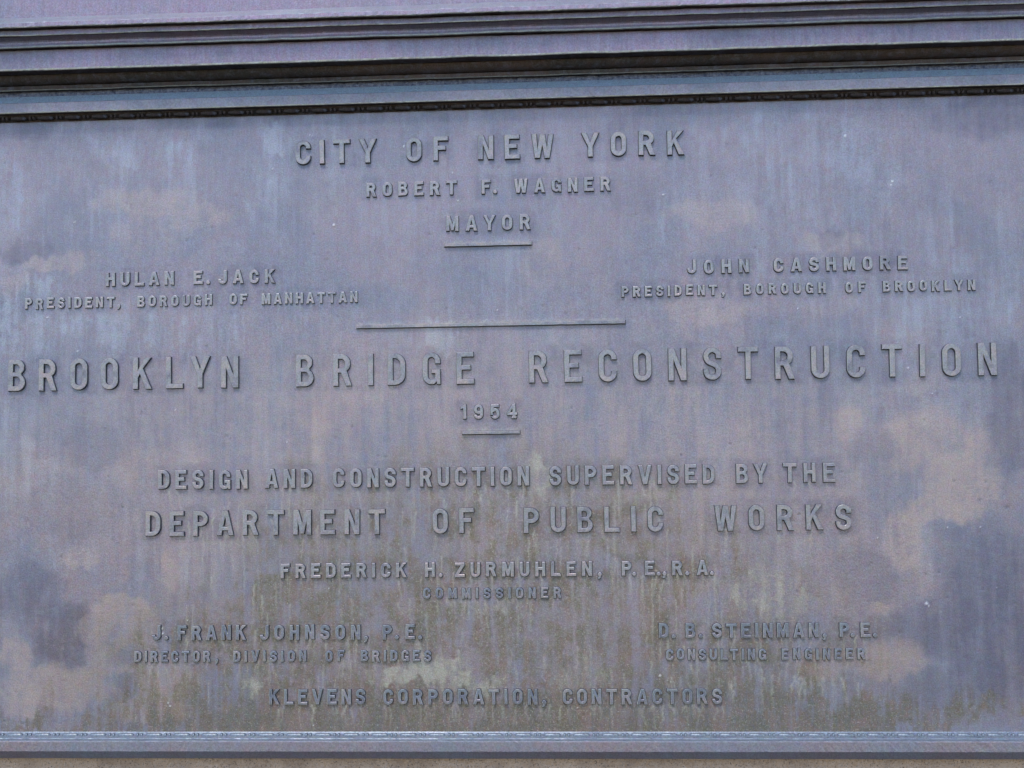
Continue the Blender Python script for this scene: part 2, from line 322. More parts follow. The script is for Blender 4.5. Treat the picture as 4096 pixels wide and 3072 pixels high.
def mortar():
    t = NT("weathered_mortar")
    vec = t.mapping((1, 1, 1))
    n2 = t.noise(vec, 160, 6, 0.8)
    n3 = t.noise(vec, 420, 4, 0.75)
    col = t.mix(t.ramp(n2, (0.38, 0.62)), (0.060, 0.075, 0.14), (0.26, 0.27, 0.34))
    col = t.mix(t.ramp(n3, (0.55, 0.68, 0, 0.7)), col, (0.30, 0.26, 0.25))
    t.link(col, t.b.inputs["Base Color"])
    t.b.inputs["Roughness"].default_value = 0.9
    t.link(t.bump(n2, 1.0, 0.003, t.bump(n3, 0.8, 0.0015)), t.b.inputs["Normal"])
    return t.m
M_MORTAR = mortar()

# ------------------------------------------------------------------ granite wall behind (y = +0.003 and back)
def rough_sheet(name, x0, x1, z0, z1, y, nx, nz, amp, mat, thick, cellx=60, cellz=10, parent=None, r=rng):
    xs = np.linspace(x0, x1, nx); zs = np.linspace(z0, z1, nz)
    X, Z = np.meshgrid(xs, zs)
    Y = y + fbm((nz, nx), cellz, cellx, r, 4, 0.6) * amp * 2
    front = np.stack([X, Y, Z], -1).reshape(-1, 3)
    i = np.arange(nx * nz).reshape(nz, nx)
    f = np.stack([i[:-1, :-1], i[:-1, 1:], i[1:, 1:], i[1:, :-1]], -1).reshape(-1, 4).tolist()
    verts = front.tolist()
    b = len(verts)
    verts += [(x0, y + thick, z0), (x1, y + thick, z0), (x1, y + thick, z1), (x0, y + thick, z1)]
    f.append([b, b + 3, b + 2, b + 1])
    f.append(i[0, ::-1].tolist() + [b, b + 1])
    f.append(i[-1, :].tolist() + [b + 2, b + 3])
    f.append(i[:, 0].tolist() + [b + 3, b])
    f.append(i[::-1, -1].tolist() + [b + 1, b + 2])
    return make_mesh(name, verts, f, [mat], smooth=False)

wall = empty("granite_wall", (0, 0.004, 0.9), label="rough pinkish brown granite wall behind the two bronze tablets, seen under the lower one", category="wall")
def wl(me, name, **k):
    o = mesh_obj(name, me, wall, (0, -0.004, -0.9), **k)
    return o
wl(rough_sheet("stone_block", -1.3, 1.3, 0.95, 1.30, 0.005, 900, 110, 0.0012, M_GRANITE, 0.25, 260, 30), "stone_block")
wl(rough_sheet("stone_block", -1.3, 1.3, 1.3005, 2.1200, 0.012, 60, 20, 0.0006, M_GRANITE, 0.24), "stone_block")
wl(rough_sheet("stone_block", -1.3, 1.3, 2.1205, 2.52, 0.012, 60, 20, 0.0006, M_GRANITE, 0.24), "stone_block")
# ragged mortar bedding between the two tablets
wl(rough_sheet("mortar_bed", -0.95, 0.95, 2.1300, 2.1660, -0.0122, 1300, 30, 0.0016, M_MORTAR, 0.024, 330, 6), "mortar_bed",
   label="crumbling blue grey mortar packed in the gap between the two tablets")

# ------------------------------------------------------------------ main tablet
plaque = empty("inscribed_plaque", (0, 0, 1.1593),
               label="large weathered bronze tablet with raised lettering inside a beaded frame, below the stepped moulding",
               category="plaque")
PZ = 1.1593
def pl(name, me, parent=None, loc=(0, 0, 0), **k):
    return mesh_obj(name, me, parent or plaque, loc, **k)

HX, Z0, Z1 = 0.830, 1.1929, 2.1070          # opening of the frame

def el_field(lst, X, Z, WX, WZ, soft=0.9):
    out = np.zeros_like(X)
    for e in lst:
        x, z, rx, rz = e[:4]; s = e[4] if len(e) > 4 else 1.0
        d = ((X + WX - x) / rx) ** 2 + ((Z + WZ - z) / rz) ** 2
        v = s * (1 - sstep(0.45, 1.55 + 0.2 * soft, d))
        out = np.maximum(out, v) + 0.25 * np.minimum(out, v)
    return np.clip(out, 0, 1.1)

def paint_run(buf, x0, z0, x1, z1, w, s, xs, zs, wig=0.0006, taper=True):
    """one dried run of lime or dirt, wandering from (x0,z0) to (x1,z1)"""
    L = math.hypot(x1 - x0, z1 - z0)
    n = max(4, int(L / 0.0010))
    t = np.linspace(0, 1, n)
    k = max(2, int(L / 0.006))
    wx = np.interp(t, np.linspace(0, 1, k + 1), rng.normal(0, 1, k + 1)) * wig
    wx2 = np.interp(t, np.linspace(0, 1, k * 3 + 1), rng.normal(0, 1, k * 3 + 1)) * wig * 0.4
    px = x0 + (x1 - x0) * t + wx + wx2
    pz = z0 + (z1 - z0) * t
    inten = s * np.interp(t, np.linspace(0, 1, k + 1), rng.uniform(0.35, 1.0, k + 1))
    if taper: inten = inten * (1 - 0.75 * t ** 2)
    dx = xs[1] - xs[0]; dz = zs[1] - zs[0]
    for a, b, c in zip(px, pz, inten):
        ww = w * random.uniform(0.7, 1.2)
        r = int(ww * 1.5 / dx) + 1
        ci = int((a - xs[0]) / dx); cj = int((b - zs[0]) / dz)
        i0, i1, j0, j1 = max(0, ci - r), min(len(xs), ci + r + 2), max(0, cj - 2), min(len(zs), cj + 3)
        if i0 >= i1 or j0 >= j1: continue
        g = np.exp(-(((xs[i0:i1] - a) / (ww * 0.6)) ** 2)[None, :] - (((zs[j0:j1] - b) / (0.0012)) ** 2)[:, None]) * c
        buf[j0:j1, i0:i1] = np.maximum(buf[j0:j1, i0:i1], g)

def build_panel():
    nx, nz = 1060, 590
    xs = np.linspace(-HX - 0.003, HX + 0.003, nx); zs = np.linspace(Z0 - 0.003, Z1 + 0.003, nz)
    X, Z = np.meshgrid(xs, zs)
    sh = (nz, nx)
    big = lambda c=1.0: fbm(sh, 7 * c, 13 * c, rng, 5, 0.6)
    WX, WZ = big() * 0.055, big() * 0.045
    fx, fz = fbm(sh, 40, 72, rng, 4, 0.75) * 0.017, fbm(sh, 26, 90, rng, 4, 0.75) * 0.022
    det = fbm(sh, 60, 110, rng, 4, 0.75)
    streak = fbm(sh, 14, 260, rng, 3, 0.7)          # vertical streaks
    streak_c = fbm(sh, 9, 90, rng, 4, 0.7)
    tan = el_field(TAN, X, Z, WX * 0.5 + fx, WZ * 0.5 + fz)
    hole = el_field(HOLE, X, Z, fx * 0.5, fz * 0.5)
    crisp = lambda v, k=.55: k * v * sstep(0.12, 0.40, v) + (1 - k) * v
    tan = np.clip(crisp(tan * (1 - 0.6 * hole) * (0.92 + 0.9 * det + 0.5 * streak), .35), 0, 1)
    warm = el_field([(0.0, 1.60, 0.42, 0.16, 0.42), (-0.42, 1.58, 0.30, 0.12, 0.35), (0.42, 1.62, 0.30, 0.10, 0.30), (0.05, 1.42, 0.50, 0.16, 0.38)], X, Z, WX, WZ + streak_c * 0.04, 3)
    tan = np.clip(np.maximum(tan, warm * (0.8 + 0.8 * det + 1.3 * streak)), 0, 1)
    dark = el_field(DARK, X, Z, WX * 0.7 + fx, WZ * 0.7 + fz)
    dark = np.clip(crisp(dark * (0.95 + 0.8 * det + 0.9 * streak), .5) * (1 - 0.75 * tan), 0, 1)
    olv = el_field(OLIVE, X, Z, WX * 0.8 + fx * 1.6, WZ * 0.6 + fz * 2.2 + streak_c * 0.05)
    broad = el_field(BROAD, X, Z, WX * 0.9 + fx * 1.6, WZ * 0.7 + fz * 2.2 + streak_c * 0.05, 2.5)
    olv = np.clip(np.maximum(olv * 1.2, broad) * (1.08 + 1.5 * det + 1.1 * streak), 0, 1)
    bge = el_field(BEIGE, X, Z, WX * 0.4 + fx * 1.6, WZ * 0.3 + fz * 1.6 + streak_c * 0.03)
    bge = np.clip(bge * (0.6 + 2.2 * det + 1.2 * streak), 0, 1) * 0.8
    pale = el_field(PALE, X, Z, WX * 0.6 + fx, WZ * 0.5 + fz * 2)
    pale = np.clip(pale * (0.40 + 1.2 * det + 2.2 * streak), 0, 1)
    pale = np.clip(pale + 0.25 * sstep(0.05, 0.35, streak_c + 0.5 * det), 0, 1)
    s2 = fbm(sh, 16, 420, rng, 2, 0.6); s3 = fbm(sh, 11, 300, rng, 3, 0.6)
    gate = sstep(-0.10, 0.25, streak_c + 0.4 * det)
    pale = np.clip(pale + 0.42 * sstep(0.12, 0.34, s2) * gate * sstep(-.15, .2, WX * 12), 0, 1)
    dark = np.clip(dark + 0.30 * sstep(0.12, 0.34, s3) * (1 - 0.7 * gate) * sstep(-.15, .2, WZ * 12), 0, 1)
    edge_ = sstep(0.30, 0.0, (Z - Z0) / 0.075 + 0.5 * det + 0.9 * streak) * (np.abs(X - 0.03) < 0.6)
    olv = np.clip(olv * (1.05 + 1.0 * s2 + 0.8 * det) + 0.55 * edge_, 0, 1)
    dark = np.clip(dark + 0.35 * edge_, 0, 1)
    runs_b = np.zeros(sh); runs_p = np.zeros(sh)
    for x0, z0, x1, z1, w, s in RUNS:
        paint_run(runs_p, x0, z0, x1, z1, w, s, xs, zs, taper=False)
    R = random.Random(5)
    def scatter(buf, n, xa, xb, za, zb, lmin, lmax, w, smin, smax, wig=0.0007):
        for _ in range(n):
            x = R.uniform(xa, xb); z = R.uniform(za, zb); L = R.uniform(lmin, lmax)
            if z - L < Z0: L = z - Z0
            paint_run(buf, x, z, x + R.gauss(0, 0.002), z - L, w * R.uniform(.6, 1.3), R.uniform(smin, smax), xs, zs, wig)
    # pale runs under the left and right borough lines
    scatter(runs_p, 60, -0.72, -0.25, 1.775, 1.825, 0.02, 0.07, 0.0019, .4, .95)
    scatter(runs_p, 26, 0.20, 0.68, 1.77, 1.825, 0.015, 0.055, 0.0013, .2, .55)
    scatter(runs_p, 24, -0.30, 0.30, 1.72, 1.92, 0.02, 0.07, 0.0014, .15, .45)
    scatter(runs_p, 50, -0.74, -0.30, 1.35, 1.70, 0.02, 0.08, 0.0013, .15, .5)
    scatter(runs_p, 40, 0.10, 0.70, 1.56, 1.72, 0.02, 0.06, 0.0013, .1, .4)
    # crust gathered on top of the rules
    for xa, xb, zz in ((-.064, .062, 1.9080), (-.196, .196, 1.7895), (-.041, .042, 1.6298)):
        for _ in range(int((xb - xa) * 500)):
            x = R.uniform(xa, xb)
            paint_run(runs_b, x, zz + abs(R.gauss(0, .0009)), x + R.gauss(0, .003), zz - 0.001, 0.0022, R.uniform(.2, .8), xs, zs, 0.0004, False)
    # lime runs under the department lines
    scatter(runs_b, 60, -0.42, 0.30, 1.50, 1.56, 0.02, 0.07, 0.0022, .35, .95)
    scatter(runs_b, 70, -0.46, 0.34, 1.36, 1.50, 0.02, 0.10, 0.0022, .35, .95)
    scatter(runs_b, 60, -0.42, 0.45, 1.26, 1.34, 0.02, 0.06, 0.0024, .45, 1.0)
    # strong lime runs hanging from the last line and the engineer line
    for z, xa, xb, n in ((1.232, -0.34, 0.33, 40), (1.265, 0.24, 0.53, 16), (1.272, 0.22, 0.50, 14), (1.385, -0.14, 0.10, 12)):
        for _ in range(n):
            x = R.uniform(xa, xb)
            L = R.uniform(0.010, 0.040)
            paint_run(runs_b, x, z - R.uniform(0, .004), x + R.gauss(0, .0035), z - L, 0.0024 * R.uniform(.7, 1.3), R.uniform(.6, 1), xs, zs, 0.0012)
    for nm, zb_, cap_, words_ in LINES:
        low = nm in ('design', 'dept', 'fred', 'comm', 'jfj', 'dir', 'dbs', 'cons', 'klev')
        prob = {'city': .12, 'robert': .15, 'mayor': .25, 'hulan': .4, 'presm': .8, 'john': .3, 'presb': .55, 'brook': .35, '1954': .2, 'design': .55, 'dept': .8}.get(nm, .75)
        for tx, xa, xb in words_:
            xa /= 1000; xb /= 1000
            # grime, plus contact shade put into the colour, around the letters of a word
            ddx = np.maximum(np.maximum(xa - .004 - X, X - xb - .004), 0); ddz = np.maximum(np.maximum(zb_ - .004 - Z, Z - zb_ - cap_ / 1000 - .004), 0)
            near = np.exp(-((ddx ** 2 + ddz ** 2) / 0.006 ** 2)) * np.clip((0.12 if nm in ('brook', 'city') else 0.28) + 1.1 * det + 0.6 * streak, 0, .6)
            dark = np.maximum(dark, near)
            for i in range(len(tx)):
                x = xa + (xb - xa) * (i + .5) / len(tx)
                for q in range(2):
                    if R.random() < prob * .7:
                        L = R.uniform(.010, .045) * (1.2 if nm in ('dept', 'presm') else 1)
                        if zb_ - L < Z0 + .002: L = zb_ - Z0 - .002
                        paint_run(runs_b if low else runs_p, x + R.uniform(-.006, .006), zb_ + .001, x + R.gauss(0, .005), zb_ - L, R.uniform(.0014, .0026), R.uniform(.35, .95), xs, zs, 0.0010)
    # a few scratches and casting pits
    pits = np.zeros(sh)
    for _ in range(420):
        x = R.uniform(-.8, .8); z = R.uniform(1.2, 2.09); r_ = R.uniform(.0008, .0022)
        i0 = int((x - xs[0]) / (xs[1] - xs[0])); j0 = int((z - zs[0]) / (zs[1] - zs[0]))
        a0, a1, b0, b1 = max(0, j0 - 3), j0 + 4, max(0, i0 - 3), i0 + 4
        pits[a0:a1, b0:b1] = np.maximum(pits[a0:a1, b0:b1], np.exp(-((X[a0:a1, b0:b1] - x) ** 2 + (Z[a0:a1, b0:b1] - z) ** 2) / r_ ** 2) * R.uniform(.3, 1))
    for _ in range(14):
        x = R.uniform(-.75, .75); z = R.uniform(1.25, 2.08); a_ = R.uniform(-1.2, 1.2); L = R.uniform(.015, .06)
        paint_run(runs_p, x, z, x + L * math.sin(a_), z - L * math.cos(a_), .0007, R.uniform(.25, .6), xs, zs, 0.0001, False)
    dark = np.clip(np.maximum(dark, pits * .7), 0, 1)
    white = np.zeros(sh)
    for x, z, r in SPECK:
        a, b = r * R.uniform(.4, .8), r * R.uniform(.35, .6)
        d = ((X - x) / a) ** 2 + ((Z - z) / b) ** 2
        white = np.maximum(white, 1 - sstep(0.5, 1.8, d + det * 1.2))
    for _ in range(30):
        x = R.uniform(-.78, .78); z = R.uniform(1.2, 2.09); ci = int((x - xs[0]) / (xs[1] - xs[0])); cj = int((z - zs[0]) / (zs[1] - zs[0]))
        white[cj, ci] = max(white[cj, ci], R.uniform(.12, .45))
    # ---- relief: slow waviness of the casting, crusts and runs standing proud
    Y = -(fbm(sh, 5, 9, rng, 3) * 0.0008 + det * 0.00012 + runs_b * 0.00022 + runs_p * 0.0001 + bge * np.clip(det + .2, 0, 1) * 0.0003 + white * 0.0006 - pits * 0.0006)
    verts = np.stack([X, Y, Z - PZ], -1).reshape(-1, 3).astype(np.float32)
    me = bpy.data.meshes.new("panel")
    i = np.arange(nx * nz).reshape(nz, nx)
    f = np.stack([i[:-1, :-1], i[:-1, 1:], i[1:, 1:], i[1:, :-1]], -1).reshape(-1, 4).astype(np.int32)
    nv = nx * nz
    back = np.array([(xs[0], 0.004, zs[0] - PZ), (xs[-1], 0.004, zs[0] - PZ), (xs[-1], 0.004, zs[-1] - PZ), (xs[0], 0.004, zs[-1] - PZ)], np.float32)
    me.vertices.add(nv + 4)
    me.vertices.foreach_set("co", np.concatenate([verts, back]).ravel())
    nf = len(f) + 1
    me.loops.add(nf * 4)
    me.loops.foreach_set("vertex_index", np.concatenate([f.ravel(), np.array([nv, nv + 3, nv + 2, nv + 1], np.int32)]))
    me.polygons.add(nf)
    me.polygons.foreach_set("loop_start", np.arange(nf, dtype=np.int32) * 4)
    me.polygons.foreach_set("use_smooth", np.ones(nf, dtype=bool))
    me.update(calc_edges=True)
    for nm, chans in (("stain_shade", (tan, olv, dark)), ("marks", (np.maximum(pale, runs_p), np.clip(np.maximum(bge, runs_b), 0, 1), white))):
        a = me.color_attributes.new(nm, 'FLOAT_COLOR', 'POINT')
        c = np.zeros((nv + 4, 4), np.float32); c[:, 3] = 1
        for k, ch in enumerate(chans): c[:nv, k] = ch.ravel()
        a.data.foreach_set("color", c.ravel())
    me.materials.append(M_PANEL)
    return me
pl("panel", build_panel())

# ------------------------------------------------------------------ frame: one mitred rail per side, with bead-and-reel astragal
# section: e = distance outward from the opening, u = height proud of the panel
SEC = [(-0.0005, -0.003), (-0.0005, 0.0002), (0.0006, 0.0010), (0.0030, 0.0020), (0.0068, 0.0100), (0.0078, 0.0105), (0.0080, 0.0188),
       (0.0086, 0.0199), (0.0100, 0.0202), (0.0232, 0.0202), (0.0241, 0.0198), (0.0344, 0.0142), (0.0350, 0.0132), (0.0350, -0.0035)]
def rail(a, b, inward, mats, seg_mats, jit=0.00007, seed=1, step=0.004):
    """sweep SEC from corner a to corner b (x, z); inward = unit vector towards the opening; mitred ends"""
    r = np.random.default_rng(seed)
    ax, az = a; bx, bz = b
    L = math.hypot(bx - ax, bz - az); dx, dz = (bx - ax) / L, (bz - az) / L
    n = int(L / step)
    verts, faces, mi = [], [], []
    ns = len(SEC)
    for k in range(n + 1):
        t = k / n
        for j, (e, u) in enumerate(SEC):
            s0 = -e + (L + 2 * e) * t           # mitre: outer edges run longer
            ju = r.normal(0, jit) if 1 < j < ns - 2 and 0 < k < n else 0
            je = r.normal(0, jit) if 1 < j < ns - 2 and 0 < k < n else 0
            verts.append((ax + dx * s0 - inward[0] * (e + je), -(u + ju), az + dz * s0 - inward[1] * (e + je) - PZ))
    flip = (dx * inward[1] - dz * inward[0]) < 0
    for k in range(n):
        for j in range(ns):
            j2 = (j + 1) % ns
            q = [k * ns + j, (k + 1) * ns + j, (k + 1) * ns + j2, k * ns + j2]
            faces.append(q[::-1] if flip else q); mi.append(seg_mats.get(j, 0))
    faces.append(list(range(ns)) if flip else list(range(ns))[::-1]); mi.append(0)
    last = [n * ns + j for j in range(ns)]
    faces.append(last[::-1] if flip else last); mi.append(0)
    return make_mesh("frame_rail", verts, faces, mats, mi)
mats = [M_FRAME, M_WORN, M_TOP, M_DARK, M_LEDGE]
tl, tr, bl, br = (-HX, Z1), (HX, Z1), (-HX, Z0), (HX, Z0)
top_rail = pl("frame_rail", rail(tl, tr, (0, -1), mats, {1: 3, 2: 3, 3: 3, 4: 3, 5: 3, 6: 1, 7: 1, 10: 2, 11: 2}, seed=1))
bot_rail = pl("frame_rail", rail(bl, br, (0, 1), mats, {0: 4, 1: 4, 2: 4, 3: 4, 4: 4, 5: 4, 6: 4}, seed=2))
lef_rail = pl("frame_rail", rail(bl, tl, (1, 0), mats, {}, seed=3))
rig_rail = pl("frame_rail", rail(br, tr, (-1, 0), mats, {}, seed=4))

def lathe(name, prof, n, mat):
    """revolve (s, r) profile about the X axis"""
    verts, faces = [], []
    for s, r in prof:
        for k in range(n):
            a = 2 * math.pi * k / n
            verts.append((s, r * math.cos(a), r * math.sin(a)))
    for i in range(len(prof) - 1):
        for k in range(n):
            k2 = (k + 1) % n
            faces.append((i * n + k, i * n + k2, (i + 1) * n + k2, (i + 1) * n + k))
    faces.append(tuple(range(n))[::-1]); faces.append(tuple((len(prof) - 1) * n + k for k in range(n)))
    return make_mesh(name, verts, faces, [mat], smooth=True)
BR = 0.0036
bead_prof = [(-0.0122, BR * .35), (-0.0112, BR * .72), (-0.0085, BR * .96), (0, BR), (0.0085, BR * .96), (0.0112, BR * .72), (0.0122, BR * .35)]
reel_prof = [(-0.0019, BR * .5), (-0.0013, BR * .92), (0, BR * 1.0), (0.0013, BR * .92), (0.0019, BR * .5)]
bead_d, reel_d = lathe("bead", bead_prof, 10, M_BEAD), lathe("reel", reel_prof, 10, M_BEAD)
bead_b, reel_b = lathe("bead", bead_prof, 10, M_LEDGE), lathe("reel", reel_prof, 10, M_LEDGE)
PITCH = 0.0418
def beads(railo, a, b, inward, bm_, rm_, vert=False):
    ax, az = a; bx, bz = b
    L = math.hypot(bx - ax, bz - az); dx, dz = (bx - ax) / L, (bz - az) / L
    n = int((L - 0.02) / PITCH)
    e, u = (0.0040, 0.0066) if railo != bot_rail else (0.0042, 0.0027)
    for k in range(n):
        c = (L - n * PITCH) / 2 + (k + .5) * PITCH
        for off, me, nm in ((0, bm_, "bead"), (PITCH / 2 - 0.0030, rm_, "reel"), (PITCH / 2 + 0.0030, rm_, "reel")):
            s = c + off
            o = mesh_obj(nm, me, railo, (ax + dx * s - inward[0] * e, -u, az + dz * s - inward[1] * e - PZ))
            sc_ = random.uniform(.93, 1.05)
            o.scale = (1, sc_, sc_)
            if vert: o.rotation_euler = (0, math.pi / 2, 0)
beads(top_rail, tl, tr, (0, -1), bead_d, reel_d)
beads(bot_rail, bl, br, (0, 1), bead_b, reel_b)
beads(lef_rail, bl, tl, (1, 0), bead_d, reel_d, True)
beads(rig_rail, br, tr, (-1, 0), bead_d, reel_d, True)

# ------------------------------------------------------------------ glyphs (cap height 1), every outline CCW, counters CW
def arcp(cx, cy, rx, ry, a0, a1, n=9):
    return [(cx + rx * math.cos(math.radians(a0 + (a1 - a0) * i / n)), cy + ry * math.sin(math.radians(a0 + (a1 - a0) * i / n))) for i in range(n + 1)]
def stroke(path, s):
    P_ = [np.array(p, float) for p in path]
    L_, R_ = [], []
    for i, p in enumerate(P_):
        d0 = P_[i] - P_[i - 1] if i else P_[1] - P_[0]
        d1 = P_[i + 1] - P_[i] if i < len(P_) - 1 else d0
        d0 = d0 / np.linalg.norm(d0); d1 = d1 / np.linalg.norm(d1)
        n0 = np.array((-d0[1], d0[0])); n1 = np.array((-d1[1], d1[0]))
        m = n0 + n1; m = m / np.linalg.norm(m); k = 1 / max(0.5, float(m @ n0))
        L_.append(p + m * k * s / 2); R_.append(p - m * k * s / 2)
    return [tuple(q) for q in R_] + [tuple(q) for q in L_[::-1]]
def stadium(x0, y0, x1, y1, r, n=8, cw=False):
    rx = min(r, (x1 - x0) / 2); ry = min(r, (y1 - y0) / 2)
    p = arcp(x1 - rx, y0 + ry, rx, ry, -90, 0, n) + arcp(x1 - rx, y1 - ry, rx, ry, 0, 90, n) + arcp(x0 + rx, y1 - ry, rx, ry, 90, 180, n) + arcp(x0 + rx, y0 + ry, rx, ry, 180, 270, n)
    return p[::-1] if cw else p
def glyph(ch, w, s):
    """returns (outlines, width); w = width of an N, s = stem"""
    t = s * 0.94
    if ch == 'I': return [[(0, 0), (s, 0), (s, 1), (0, 1)]], s
    if ch == 'O': return [stadium(0, 0, w, 1, w / 2), stadium(s, t, w - s, 1 - t, (w - 2 * s) / 2 + .01, cw=True)], w
    if ch == 'C':
        r = w / 2 - s / 2
        p = [(w - s / 2, min(.69, .965 - t / 2 - r))] + arcp(w / 2, 1 - t / 2 - r, r, r, 0, 180, 14) + arcp(w / 2, t / 2 + r, r, r, 180, 360, 14) + [(w - s / 2, max(.31, t / 2 + r + .035))]
        return [stroke(p, s)], w
    if ch == 'G':
        r, q = w / 2, w / 2 - s
        o = [(w, .66)] + arcp(r, 1 - r, r, r, 0, 180, 14) + arcp(r, r, r, r, 180, 290, 9) + [(w - s * .72, .09), (w - s * .6, 0), (w, 0), (w, .46), (w * .52, .46), (w * .52, .46 - t * .8), (w - s, .46 - t * .8), (w - s, t + q)]
        o += arcp(r, t + q, q, q, 0, -180, 12) + arcp(r, 1 - t - q, q, q, 180, 0, 12) + [(w - s, .66)]
        return [o], w
    if ch == 'U':
        r, q = w / 2, w / 2 - s
        return [[(0, 1)] + arcp(r, r, r, r, 180, 360, 14) + [(w, 1), (w - s, 1)] + arcp(r, t + q, q, q, 0, -180, 12) + [(s, 1)]], w
    if ch == 'J':
        w = w * .9; r = w / 2 - s / 2
        return [stroke([(w - s / 2, 1)] + arcp(w / 2, t / 2 + r, r, r, 0, -180, 14) + [(s / 2, max(.32, t / 2 + r + .03))], s)], w
    if ch == 'S':
        w = w * .98; rx = w / 2 - s / 2
        k = rx * .92; yA, yB = 1 - t / 2 - k, t / 2 + k
        bz = [np.array(q) for q in ((s / 2, yA), (s / 2, .40), (w - s / 2, .60), (w - s / 2, yB))]
        mid = [tuple((1 - u) ** 3 * bz[0] + 3 * (1 - u) ** 2 * u * bz[1] + 3 * (1 - u) * u * u * bz[2] + u ** 3 * bz[3]) for u in [i / 10 for i in range(1, 10)]]
        p = [(w - s / 2, min(.67, yA - .03))] + arcp(w / 2, yA, rx, k, 0, 180, 12) + mid + arcp(w / 2, yB, rx, k, 0, -180, 12) + [(s / 2, max(.32, yB + .03))]
        return [stroke(p, s * .98)], w
    if ch == 'D':
        r = min(w * .62, .36); q = r - s * .85
        return [[(0, 0), (w - r, 0)] + arcp(w - r, r, r, r, -90, 0) + arcp(w - r, 1 - r, r, r, 0, 90) + [(0, 1)],
                ([(s, t), (w - s - q, t)] + arcp(w - s - q, t + q, q, q, -90, 0, 6) + arcp(w - s - q, 1 - t - q, q, q, 0, 90, 6) + [(s, 1 - t)])[::-1]], w
    if ch in 'PR':
        y0 = .42 if ch == 'R' else .40
        r = min(w * .5, (1 - y0) / 2); q = max(.02, r - s * .8)
        bw = w * .98
        bowl = arcp(bw - r, y0 + r, r, r, -90 if ch == 'P' else -55, 0, 7) + arcp(bw - r, 1 - r, r, r, 0, 90, 8)
        hole = ([(s, y0 + t * .95), (bw - s - q, y0 + t * .95)] + arcp(bw - s - q, y0 + t * .95 + q, q, q, -90, 0, 5) + arcp(bw - s - q, 1 - t - q, q, q, 0, 90, 5) + [(s, 1 - t)])[::-1]
        if ch == 'P':
            return [[(0, 0), (s, 0), (s, y0)] + bowl + [(0, 1)], hole], bw
        w2 = w * 1.05
        return [[(0, 0), (s, 0), (s, y0), (w * .46, y0), (w2 - s * 1.08, 0), (w2, 0)] + bowl + [(0, 1)], hole], w2
    if ch == 'B':
        r1, r2, m = min(w * .46, .26), min(w * .44, .24), .53
        q1, q2 = max(.02, r1 - s * .8), max(.02, r2 - s * .8); bu = w * .95
        o = [(0, 0), (w - r1, 0)] + arcp(w - r1, r1, r1, r1, -90, 0, 6) + arcp(w - r1, m - r1 * .98, r1, r1 * .98, 0, 58, 5) + arcp(bu - r2, m + r2 * .98, r2, r2 * .98, -55, 0, 5) + arcp(bu - r2, 1 - r2, r2, r2, 0, 90, 6) + [(0, 1)]
        h = t * .45
        a = ([(s, t), (w - s - q1, t)] + arcp(w - s - q1, t + q1, q1, q1, -90, 0, 4) + arcp(w - s - q1, m - h - q1, q1, q1, 0, 90, 4) + [(s, m - h)])[::-1]
        b = ([(s, m + h), (bu - s - q2, m + h)] + arcp(bu - s - q2, m + h + q2, q2, q2, -90, 0, 4) + arcp(bu - s - q2, 1 - t - q2, q2, q2, 0, 90, 4) + [(s, 1 - t)])[::-1]
        return [o, a, b], w
    if ch == 'E': w = w * .98; return [[(0, 0), (w, 0), (w, t), (s, t), (s, .45), (w * .80, .45), (w * .80, .45 + t), (s, .45 + t), (s, 1 - t), (w * .98, 1 - t), (w * .98, 1), (0, 1)]], w
    if ch == 'F': w = w * .96; return [[(0, 0), (s, 0), (s, .44), (w * .82, .44), (w * .82, .44 + t), (s, .44 + t), (s, 1 - t), (w, 1 - t), (w, 1), (0, 1)]], w
    if ch == 'L': w = w * .98; return [[(0, 0), (w, 0), (w, t), (s, t), (s, 1), (0, 1)]], w
    if ch == 'T': w = w * 1.1; return [[(w / 2 - s / 2, 0), (w / 2 + s / 2, 0), (w / 2 + s / 2, 1 - t), (w, 1 - t), (w, 1), (0, 1), (0, 1 - t), (w / 2 - s / 2, 1 - t)]], w
    if ch == 'H': return [[(0, 0), (s, 0), (s, .45), (w - s, .45), (w - s, 0), (w, 0), (w, 1), (w - s, 1), (w - s, .45 + t), (s, .45 + t), (s, 1), (0, 1)]], w
    if ch == 'N': return [[(0, 0), (s, 0), (s, .68), (w - s * 1.12, 0), (w, 0), (w, 1), (w - s, 1), (w - s, .36), (s * 1.12, 1), (0, 1)]], w
    if ch == 'M': w = w * 1.2; return [[(0, 0), (s, 0), (s, .62), (w / 2 - s * .38, .04), (w / 2 + s * .38, .04), (w - s, .62), (w - s, 0), (w, 0), (w, 1), (w - s * 1.15, 1), (w / 2, .42), (s * 1.15, 1), (0, 1)]], w
    if ch == 'W':
        w = w * 1.42; a, b = w * .27, w * .73; h = s * .52
        return [[(a - h, 0), (a + h, 0), (w / 2, .60), (b - h, 0), (b + h, 0), (w, 1), (w - s * 1.02, 1), (b, .30), (w / 2 + h, 1), (w / 2 - h, 1), (a, .30), (s * 1.02, 1), (0, 1)]], w
    if ch == 'A':
        w = w * 1.12; k = s * 1.06; f = lambda y: k + (w / 2 - k) * y / .84
        return [[(0, 0), (k, 0), (f(.20), .20), (w - f(.20), .20), (w - k, 0), (w, 0), (w / 2 + s * .62, 1), (w / 2 - s * .62, 1)],
                [(f(.20 + t * .85), .20 + t * .85), (w / 2, .82), (w - f(.20 + t * .85), .20 + t * .85)]], w
    if ch == 'Y': w = w * 1.15; return [[(w / 2 - s / 2, 0), (w / 2 + s / 2, 0), (w / 2 + s / 2, .42), (w, 1), (w - s * 1.12, 1), (w / 2, .58), (s * 1.12, 1), (0, 1), (w / 2 - s / 2, .42)]], w
